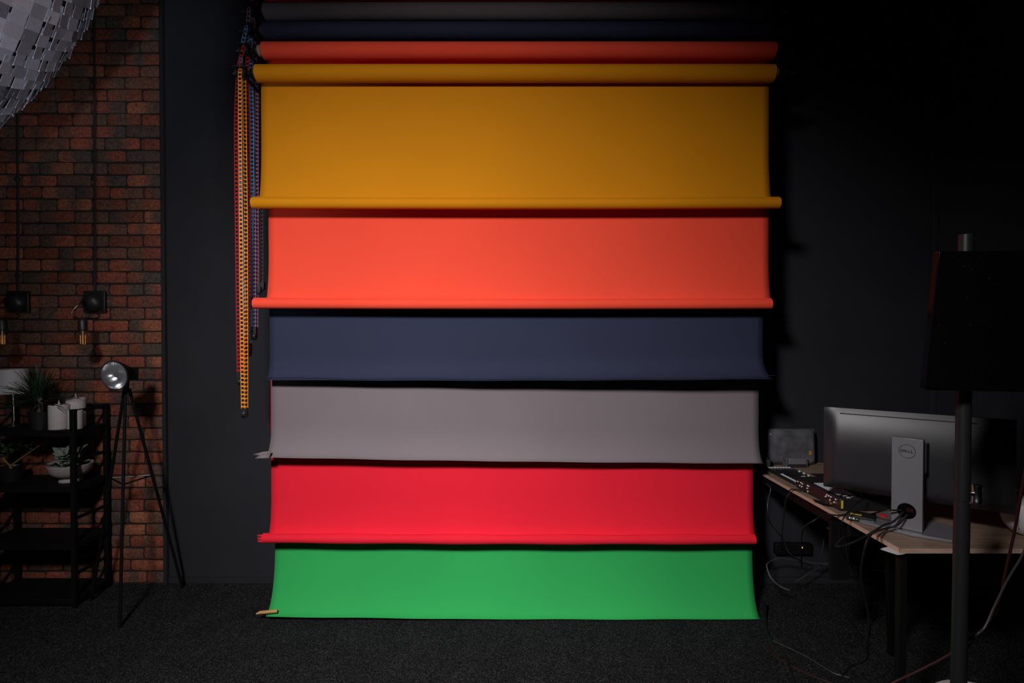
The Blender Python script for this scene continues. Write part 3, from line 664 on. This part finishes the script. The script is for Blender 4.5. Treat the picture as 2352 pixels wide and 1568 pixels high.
for i in range(24):
    u0, u1 = .10 + .72 * i / 24, .10 + .72 * (i + 1) / 24
    a, b2 = back(u0, 0.938), back(u1, 0.938); a2, b3 = back(u0, 0.928), back(u1, 0.928)
    e = T.to_3x3() @ Vector((0, .0017, .0014))
    sl.add([a + e, b2 + e, b3 + e, a2 + e], [(0, 1, 2, 3)])
sl.build('vent_slot', M['ink'], t, solid=.0011)
bx = Vector((.7935, -.8337, 0)).normalized(); by = Vector((bx.y, -bx.x, 0)); 
if by.y > 0: by = -by                                              # towards the viewer
TB = frame(cc, bx, by, (0, 0, 1)); ztc = P(2083, 1006, 2.1137).z - DZ
MB().box(-.0517, .0517, -.0322, .0, .0138, ztc, TB).build('stand_column', M['alu'], t, bevel=.0017)
MB().box(-.0575, .0575, -.0862, -.0345, ztc - .138, ztc - .023, TB).build('mount', M['black'], t)
MB().prism([(-.161, .0092), (.023, .0345), (.1437, .0046), (.1552, -.023), (.1323, -.1955), (-.1323, -.1955), (-.1633, -.023)], .0017, .0126, TB).build('stand_base', M['alu'], t, bevel=.0011)
hz = P(2082, 1173, 2.1137).z - DZ
th_ = MB().lathe([(.0316, 0), (.0316, .0014), (.0293, .0014), (.0287, .0005), (0, .0005)], TB @ Vector((0, .0, hz)), by, 36); ho = th_.build('cable_hole', M['gloss'], t)
MB().box(.0, .023, .0006, .0025, hz - .0023, hz + .0138, TB).build('cable_clip', M['redfilm'], ho)
# logo: ring and letters
lz = P(2083, 1036, 2.1137).z - DZ
lg = MB(); n = 56
ring = [TB @ Vector((.027 * math.cos(2 * math.pi * i / n), .0005, lz + .027 * math.sin(2 * math.pi * i / n))) for i in range(n + 1)]
lg.tube(ring, .0009, 6, False)
def letters(txt, x, z, size, rot):
    cu = bpy.data.curves.new('logo_text', 'FONT'); cu.body = txt; cu.size = size; cu.extrude = .0005; cu.offset = size * .0322; cu.align_x = 'CENTER'; cu.align_y = 'CENTER'
    ob = bpy.data.objects.new('logo_text', cu); C.objects.link(ob); dg = bpy.context.evaluated_depsgraph_get(); me = ob.evaluated_get(dg).to_mesh()
    L = Matrix.Translation((x, 0, 0)); R = Matrix.Rotation(rot, 4, 'Z')
    # text plane: x to the right as the viewer of the back sees it
    F = frame((TB @ Vector((0, .0007, z))), bx, Vector((0, 0, 1)), by) if bx.cross(Vector((0, 0, 1))).dot(by) > 0 else frame((TB @ Vector((0, .0007, z))), bx, Vector((0, 0, 1)), by)
    lg.add([F @ (L @ (R @ v.co)) for v in me.vertices], [tuple(p.vertices) for p in me.polygons])
    bpy.data.objects.remove(ob); bpy.data.curves.remove(cu)
letters('D', -.0163, lz, .0155, 0); letters('E', -.0053, lz, .0144, math.radians(32)); letters('L', .006, lz, .0155, 0); letters('L', .0152, lz, .0155, 0)
lg.build('logo', M['ink'], t)

# audio mixer
X0, X1, Y0, Y1 = 1.495, 1.725, 2.3713, 2.7427; H0 = .0598
t = thing('audio_mixer', (1.61, 2.553, DZ), 'black audio mixer with rows of jacks and a pale display along the desk edge', 'mixer')
MB().box(X0, X1, Y0, Y1, DZ + .0034, DZ + H0).build('body', M['black'], t, bevel=.0046)
MB().box(X0 + .022, X0 + .098, 2.425, 2.615, DZ + H0, DZ + H0 + .0021).build('display', M['screen'], t)
for i in range(6):
    for j in range(2): MB().box(X0 + .0345 + j * .0345, X0 + .0529 + j * .0345, 2.3782 + .0075 * i, 2.3828 + .0075 * i, DZ + H0, DZ + H0 + .0034).build('fader_button', M['key' if (i + j) % 3 == 0 else 'monitor'], t)
for i in range(7): MB().lathe([(.008, 0), (.0069, .0184), (.0052, .0196), (0, .0196)], (X0 + .0978 + .0184 * i, 2.3977, DZ + H0), (0, 0, 1), 14).build('knob', M['silver' if i % 2 else 'monitor'], t)
for i, (yy, zz) in enumerate(((2.7197, .0391), (2.7025, .023), (2.691, .0414), (2.6772, .0391), (2.6829, .023), (2.6312, .0437), (2.622, .0425), (2.6335, .0287), (2.6289, .0149), (2.4702, .046), (2.4541, .046), (2.438, .046), (2.4012, .046), (2.4782, .0356), (2.4449, .0299), (2.4115, .0299))):
    j = MB().lathe([(.0036, 0), (.0036, .0034), (.0020, .0034), (.0017, .0011), (0, .0011)], (X0, yy, DZ + zz), (-1, 0, 0), 12); j.build('jack_socket', M['key'], t)
MB().box(X0 + .0046, X0 + .0138, Y0 - .0011, Y0, DZ + .0138, DZ + .0506).build('yellow_sticker', M['yell'], t)
for i, (yy, zz) in enumerate(((2.4472, .0161), (2.4242, .0207))):
    pg = thing('audio_plug', (X0 - .0345, yy, DZ + zz), 'gold ringed audio plug in the mixer, ' + ('farther of two' if i == 0 else 'nearer of two'), 'plug', 'plugs in the mixer')
    MB().cyl((X0 - .0138, yy, DZ + zz), (X0 + .0, yy, DZ + zz), .0086, 16, .0011).build('gold_ring', M['brass'], pg)
    MB().cyl((X0 - .0207, yy, DZ + zz), (X0 - .0138, yy, DZ + zz), .0069, 14).build('collar', M['chrome'], pg)
    MB().tube([(X0 - .0207, yy, DZ + zz), (X0 - .0368, yy + .0138, DZ + zz - .0011), (X0 - .046, yy + .0517, DZ + zz - .0034)], [.0067, .0063, .0034], 12).build('grip', M['rubber'], pg)

# button controller beyond the mixer
t = thing('pad_controller', (1.5755, 2.944, DZ), 'black pad controller with rows of white buttons at the far desk corner', 'controller')
MB().box(1.5088, 1.6617, 2.7772, 3.105, DZ + .0023, DZ + .0184).build('body', M['black'], t, bevel=.0034)
for i in range(8):
    yy = 2.7887 + i * .027
    if i < 6: MB().box(1.5157, 1.5272, yy, yy + .0161, DZ + .0184, DZ + .0224).build('button', M['key'], t)
for i in range(8):
    xx = 1.518 + i * .017
    for j in range(2): MB().box(xx, xx + .0103, 3.0532 + j * .0253, 3.0647 + j * .0253, DZ + .0184, DZ + .0224).build('button', M['key' if j else 'silver'], t)
for i in range(5): MB().box(1.6468, 1.656, 2.806 + i * .046, 2.8129 + i * .046, DZ + .0184, DZ + .0253).build('button', M['key'], t)
MB().box(1.6042, 1.6238, 2.875, 2.8888, DZ + .0184, DZ + .023).build('button', M['key'], t)
for i in range(4): MB().box(1.5364, 1.633, 2.9152 + i * .0299, 2.9359 + i * .0299, DZ + .0184, DZ + .0207).build('pad_strip', M['gloss'], t)

# things at the far end of the desk
y = 3.20; c = Vector(((P(1768, 1, y).x + P(1885, 1, y).x) / 2, 3.245, DZ))
t = thing('plastic_case', c, 'translucent grey plastic case standing at the back of the far desk', 'case')
def lump(u, v):
    x = (u - .5) * .3128; z = v * .2208; e = min(1, min(u, 1 - u) * 9) * min(1, min(v, 1 - v) * 7); e = 1 - (1 - e) ** 2
    return c + Vector((x + .0046 * math.sin(v * 5), -.0138 - .0345 * e - .0034 * math.sin(u * 9 + v * 6), z + .0023 * math.sin(u * 8)))
MB().grid(lump, 36, 28).build('front_cover', M['plastic'], t)
MB().box(c.x - .1564, c.x + .1564, c.y - .0138, c.y + .0345, DZ, DZ + .2185).build('case_body', M['plastic'], t, bevel=.0092)
lq = P(1861, 1040, c.y - .0517); 
MB().box(lq.x - .0069, lq.x + .0069, c.y - .0546, c.y - .0506, lq.z - .0126, lq.z + .0126).build('orange_label', M['label'], t)
a = P(1803, 1054, 3.174); b2 = P(1853, 1076, 3.174)
t = thing('dock_stand', ((a.x + b2.x) / 2, 3.174, DZ), 'small grey dock with pale front panel in front of the plastic case', 'dock')
MB().box(a.x + .0092, b2.x - .0092, 3.1567, 3.2085, DZ, DZ + .023).build('foot', M['monitor'], t, bevel=.0023)
MB().box(a.x + .0138, b2.x - .0138, 3.1533, 3.1797, DZ + .0207, DZ + .0552).build('front_panel', M['alu'], t, bevel=.0023)
for xx in (a.x, b2.x - .0115): MB().box(xx, xx + .0115, 3.1602, 3.2027, DZ, DZ + .0575).build('side_cheek', M['plastic'], t, bevel=.0034)
jx = P(1764, 1060, 3.289).x + .0
t = thing('glass_jar', (1.6617 - .0, 3.105 + .0575, DZ), 'small dark glass jar left of the plastic case', 'jar')
jc = Vector((P(1765, 1060, 3.105).x, 3.128, DZ))
t.location = jc; LOC[t.name] = jc
MB().lathe([(.0184, 0), (.0207, .0034), (.0207, .0575), (.0172, .0621), (.0172, .069), (0, .069)], jc, (0, 0, 1), 20).build('glass_body', M['plastic'], t)
MB().lathe([(.019, .0598), (.019, .0713), (0, .0725)], jc, (0, 0, 1), 20).build('lid', M['black'], t)
tag(MB().box(1.725, 2.2425, 2.645, 3.013, DZ, DZ + .0034).build('desk_mat', M['black'], None, bevel=.0011), 'black mat on the far desk behind the mixer', 'mat')

# network box, small clutter near the monitor base
a = G(1944, 1194, DZ); b2 = G(2010, 1206, DZ); ux_ = (b2 - a); Lr = ux_.length; ux_.normalize(); uy_ = Vector((-ux_.y, ux_.x, 0))
TR = frame(a, ux_, uy_, (0, 0, 1))
t = thing('network_box', a + ux_ * Lr / 2, 'flat black network box with white lettering and a yellow stripe on the near desk', 'network box')
MB().box(0, Lr, 0, .0862, .0011, .0242, TR).build('body', M['black'], t, bevel=.0023)
MB().box(.0115, Lr * .52, .0207, .0345, .0236, .0251, TR).build('yellow_stripe', M['yell'], t)
mk = MB()
for x0_, x1_ in ((.0092, .0138), (.0155, .0207), (.023, .0299), (.0345, .0414), (.0506, .054), (.0609, .0667), (.0701, .0759), (.0794, .0839), (.0909, .0954)):
    if x1_ < Lr: mk.box(x0_, x1_, -.0007, .0005, .0115 if x0_ > .0322 else .0092, .0132 if x0_ > .0322 else .0167, TR)
mk.build('white_marks', M['key'], t)
g = G(2028, 1186, DZ + .0115)
tag(MB().box(g.x - .0103, g.x + .0103, g.y - .0138, g.y + .0138, DZ + .0006, DZ + .0218).build('connector', M['redp'], None, bevel=.0023), 'small red connector left of the silver monitor stand', 'connector')
g = G(2038, 1191, DZ + .0034)
tag(MB().box(g.x - .0115, g.x + .0115, g.y - .0057, g.y + .0057, DZ + .0006, DZ + .0092).build('connector', M['yell'], None, bevel=.0011), 'small yellow connector beside the monitor stand', 'connector')
g = G(2041, 1170, DZ)
tag(MB().box(g.x - .0115, g.x + .0345, g.y, g.y + .0345, DZ + .0006, DZ + .0391).build('adapter_box', M['beige'], None, bevel=.0023), 'small beige box half behind the silver monitor stand', 'box')
# white smart speaker at the right edge
sc = Vector((2.085, 2.10, DZ))
t = thing('smart_speaker', sc, 'white rounded speaker with vent holes at the right edge of the near desk', 'speaker')
MB().lathe([(0, .0011), (.0345, .0011), (.0575, .0115), (.0782, .0403), (.0874, .0747), (.0885, .1035), (.0805, .1288), (.0575, .1426), (0, .1472)], sc, (0, 0, 1), 40).build('shell', M['white'], t)
vh = MB()
for i in range(9):
    zz = .0345 + .0092 * i; rr = .0736 + .0144 * min(1, (zz - .0345) / .046); aa = math.radians(205)
    n = Vector((math.cos(aa), math.sin(aa), -.1725)); vh.cyl(sc + Vector((math.cos(aa) * (rr - .0034), math.sin(aa) * (rr - .0034), zz)), sc + Vector((math.cos(aa) * (rr + .0052), math.sin(aa) * (rr + .0052), zz)), .0018, 8)
vh.build('vent_holes', M['ink'], t)

# ------------------------------------------------------------------ pole stand with a black screen
pt = P(2219, 538, 1.6445); pb_x = P(2202, 1500, 1.6445).x
t = thing('pole_stand', (pb_x - .0034, 1.6445, 0), 'tall black pole stand in front of the near desk', 'stand')
seam = P(2210, 1150, 1.6445)
MB().cyl((pb_x - .0034, 1.6445, .0138), (seam.x, 1.6445, seam.z), .021, 28, .0017).build('lower_pole', M['pole'], t)
MB().cyl((seam.x, 1.6445, seam.z), (pt.x, 1.6445, pt.z), .02, 28, .0017).build('upper_pole', M['pole'], t)
MB().lathe([(.2185, 0), (.2185, .0069), (.0575, .0184), (.0345, .0345), (.0299, .069), (0, .069)], (pb_x - .0034, 1.6445, 0), (0, 0, 1), 40).build('foot_plate', M['pole'], t)
rv = MB()
for py in (940, 1004, 1068): q = P(2219, py, 1.6445 - .0149); rv.ball(q, .0025, 8, 6)
rv.build('rivets', M['steel'], t)
kn = P(2239, 1134, 1.6445)
MB().cyl((kn.x - .023, 1.6445, kn.z), (kn.x + .0057, 1.6445, kn.z), .0069, 10).build('knob_stem', M['chrome'], t)
MB().lathe([(.0103, -.031), (.0138, -.0287), (.0144, -.023), (.0132, -.0207), (.0132, .0207), (.0144, .023), (.0138, .0287), (.0103, .031)], kn + Vector((.0069, 0, 0)), (0, 0, 1), 20).build('locking_knob', M['chrome'], t)
TL = P(2158, 577, 1.5237); BL = P(2124, 896, 1.5778)
dn = (BL - TL); SHh = dn.length; dn.normalize(); rt = Vector((1.1327, -.138, .0)); rt = (rt - dn * rt.dot(dn)).normalized(); fn = rt.cross(-dn).normalized()
if fn.y > 0: fn = -fn
TS = frame(TL, rt, fn, dn); SW = .69
t = thing('display_panel', TL + rt * .115 + dn * SHh, 'large black glossy screen mounted on the pole at the right edge', 'screen')
MB().box(0, SW, -.0253, 0, 0, SHh, TS).build('screen_body', M['gloss'], t, bevel=.0023)
MB().box(-.0007, .0005, -.0224, -.0034, .0046, SHh * .40, TS).build('red_side_strip', M['redfilm'], t)
MB().box(.0046, SW - .0046, 0, .0007, .0046, SHh - .0046, TS).build('glass_front', M['gloss'], t)
MB().box(.0345, .1495, -.0345, -.0253, SHh * .35, SHh * .65, TS).build('rear_mount', M['black'], t)
ds = MB()
for (px, py) in ((2214, 611), (2231, 618), (2272, 639), (2289, 651), (2202, 679), (2222, 683), (2156, 746), (2170, 788), (2234, 855), (2228, 745), (2190, 590), (2211, 655), (2275, 700), (2300, 720)):
    r = (P(px, py, 1.15) - Vector((0, 0, CAMH))); s_ = (TL - Vector((0, 0, CAMH))).dot(fn) / r.dot(fn); q = Vector((0, 0, CAMH)) + r * s_
    ds.ball(q + fn * .0007, random.choice([.0005, .0007, .0009]), 6, 4)
ds.build('dust_specks', M['silver'], t)
# white round pouf on the carpet behind the pole
wc = Vector((1.866, 2.035, 0)); MBp = MB().lathe([(.16, 0), (.178, .012), (.182, .06), (.178, .100), (.165, .112), (0, .116)], wc, (0, 0, 1), 48)
tag(MBp.build('floor_pouf', M['white'], None), 'low white round pouf on the carpet behind the black pole, at the bottom edge', 'pouf')

# ------------------------------------------------------------------ power strip and cables
ps = P(1835, 1260, 3.27)
t = thing('power_strip', (ps.x, 3.28, ps.z), 'black power strip on the wall under the far desk with a glowing amber light', 'power strip')
MB().box(ps.x - .1495, ps.x + .0805, 3.262, WY - .0006, ps.z - .0345, ps.z + .0345).build('body', M['blackm'], t, bevel=.0046)
lq = P(1842, 1257, 3.26); MB().ball((lq.x, 3.26, lq.z), .0048, 10, 8).build('light', M['led'], t)
def cable(name, pts, r, m, lab, grp='cables round the desks'):
    mb = MB().tube(curve(pts, 8), r, 8)
    lo = min(v.z for v in mb.v)
    if lo < .0006:
        for v in mb.v: v.z = max(v.z, .0009)
    tag(mb.build(name, M[m], None), lab, 'cable', grp)
dk = DZ + .0046
# bundle from the monitor column
cable('cable', [TB @ Vector((-.0092, .0138, hz - .0046)), TB @ Vector((-.0345, .046, hz - .0403)), TB @ Vector((-.0633, .0862, .0345)), P(1990, 1230, 1.978), P(1945, 1251, 1.955), P(1920, 1253, 1.978), P(1943, 1235, 2.185), P(1950, 1290, 2.3), P(1985, 1330, 2.415)], .004, 'rubber', 'black cable looping from the monitor stand hole over the desk edge')
cable('cable', [TB @ Vector((.0046, .0138, hz - .0115)), TB @ Vector((-.023, .0517, hz - .0517)), TB @ Vector((-.0575, .0943, .0253)), P(2000, 1228, 1.909), P(1985, 1265, 1.886), P(1978, 1330, 1.955), P(1995, 1420, 2.0125), P(1985, 1500, 2.047)], .004, 'rubber', 'black cable dropping from the monitor stand hole beside the desk leg')
cable('cable', [TB @ Vector((-.0138, .0115, hz + .0023)), TB @ Vector((-.069, .0345, hz - .0069)), G(2000, 1180, dk + .023), G(1960, 1178, dk + .0138), G(1925, 1183, dk), P(1895, 1181, 2.323), P(1870, 1195, 2.3), P(1845, 1215, 2.3575), P(1840, 1260, 2.53), P(1842, 1300, 2.875)], .0034, 'rubber', 'black cable running from the monitor stand along the desk edge')
cable('cable', [G(1990, 1146, DZ + .0667), P(1975, 1150, 2.277), P(1950, 1172, 2.208), P(1935, 1195, 2.139), P(1930, 1215, 2.185), P(1932, 1262, 2.3), P(1955, 1300, 2.415)], .0025, 'rubber', 'thin black cable hanging from the mixer over the desk joint')
cable('cable', [(X0 - .0046, 2.645, DZ + .0138), (X0 - .0517, 2.691, DZ + .0069), (1.4295, 2.6795, DZ - .0115), P(1806, 1145, 2.6795), P(1800, 1185, 2.7025), P(1796, 1230, 2.76), P(1800, 1262, 2.875), P(1840, 1288, 3.105)], .0032, 'rubber', 'twin black cable draped over the desk edge below the mixer')
cable('cable', [(1.4329, 2.9325, DZ - .0322), P(1770, 1122, 2.875), P(1764, 1150, 2.875), P(1764, 1180, 2.875), P(1772, 1205, 2.99), P(1800, 1240, 3.22), P(1815, 1272, 3.23), P(1860, 1290, 3.23)], .0025, 'greycable', 'thin grey cable hanging below the far end of the desk')
cable('cable', [P(1765, 1352 - 62, 3.1625), P(1790, 1282, 3.1625), P(1820, 1285, 3.1625), P(1860, 1291, 3.1625), P(1930, 1298, 3.105), P(2000, 1306, 2.875), P(2060, 1318, 2.53)], .0034, 'greycable', 'grey cable strung level under the desks')
cable('cable', [P(1813, 1355, 2.99), P(1790, 1345, 2.99), P(1770, 1325, 2.99), P(1761, 1300, 3.0475), P(1765, 1292, 3.105)], .004, 'silver', 'pale grey cable curving below the desk by the green paper')
cable('cable', [P(1826, 1335, 3.1625), P(1840, 1328, 3.1625), P(1860, 1315, 3.1625), P(1900, 1292, 3.22)], .0032, 'greycable', 'short grey cable slanting under the far desk')
cable('cable', [P(1880, 1205, 3.23), P(1890, 1216, 3.22), P(1892, 1240, 3.105), P(1886, 1272, 3.105), P(1876, 1290, 3.1625)], .0025, 'greycable', 'thin grey cable drooping behind the desk leg panel')
cable('cable', [P(1900, 1212, 2.53), P(1935, 1222, 2.4725), P(1985, 1226, 2.415)], .003, 'greycable', 'grey cable stretched just below the desk joint')
cable('cable', [G(1874, 1106, DZ + .0069), G(1880, 1104, DZ + .023), G(1890, 1103, DZ + .023), G(1893, 1106, DZ + .0115)], .0018, 'silver', 'tiny silver cable loop on the mat left of the monitor', 'cables on the desk')
# floor cables
cable('cable', [G(1757, 1404) + Vector((0, 0, .0575)), G(1760, 1440), G(1775, 1478), G(1800, 1500), G(1825, 1568), G(1840, 1600)], .0069, 'rubber', 'thick black cable on the carpet beside the green paper corner')
cable('cable', [G(1768, 1468), G(1810, 1487), G(1860, 1512), G(1910, 1543), G(1950, 1556)], .0032, 'greycable', 'thin grey cable lying diagonally on the carpet')
cable('cable', [G(1757, 1470), G(1775, 1500), G(1810, 1525), G(1840, 1540), G(1875, 1555), G(1910, 1568)], .0037, 'redcable', 'dark red cable on the carpet under the desk')
cable('cable', [G(1912, 1362), G(1945, 1415), G(1985, 1468), G(2020, 1510), G(2060, 1560)], .004, 'rubber', 'black cable running straight across the carpet to the near desk leg')
cable('cable', [P(2010, 1385, 2.76), G(2000, 1430), G(1993, 1480), G(1990, 1515), G(1955, 1530), G(1935, 1553)], .0048, 'rubber', 'bent black cable on the carpet left of the near desk leg')
# red and grey leads of the screen at the right edge
cable('cable', [P(2368, 1010, 1.564), P(2346, 1130, 1.61), P(2330, 1220, 1.6675), P(2308, 1320, 1.725), P(2292, 1395, 1.748), P(2262, 1440, 1.748), P(2215, 1475, 1.725), P(2180, 1503, 1.748), P(2110, 1540, 1.7825), P(2050, 1568, 1.794), P(1990, 1600, 1.84)], .0041, 'redcable', 'dark red lead hanging from the black screen past the white speaker')
cable('cable', [P(2370, 1225, 1.633), P(2345, 1280, 1.6675), P(2315, 1330, 1.702), P(2285, 1390, 1.725), P(2262, 1440, 1.725), P(2240, 1462, 1.725), P(2200, 1520, 1.794)], .0034, 'greycable', 'grey lead hanging beside the red lead at the right edge')
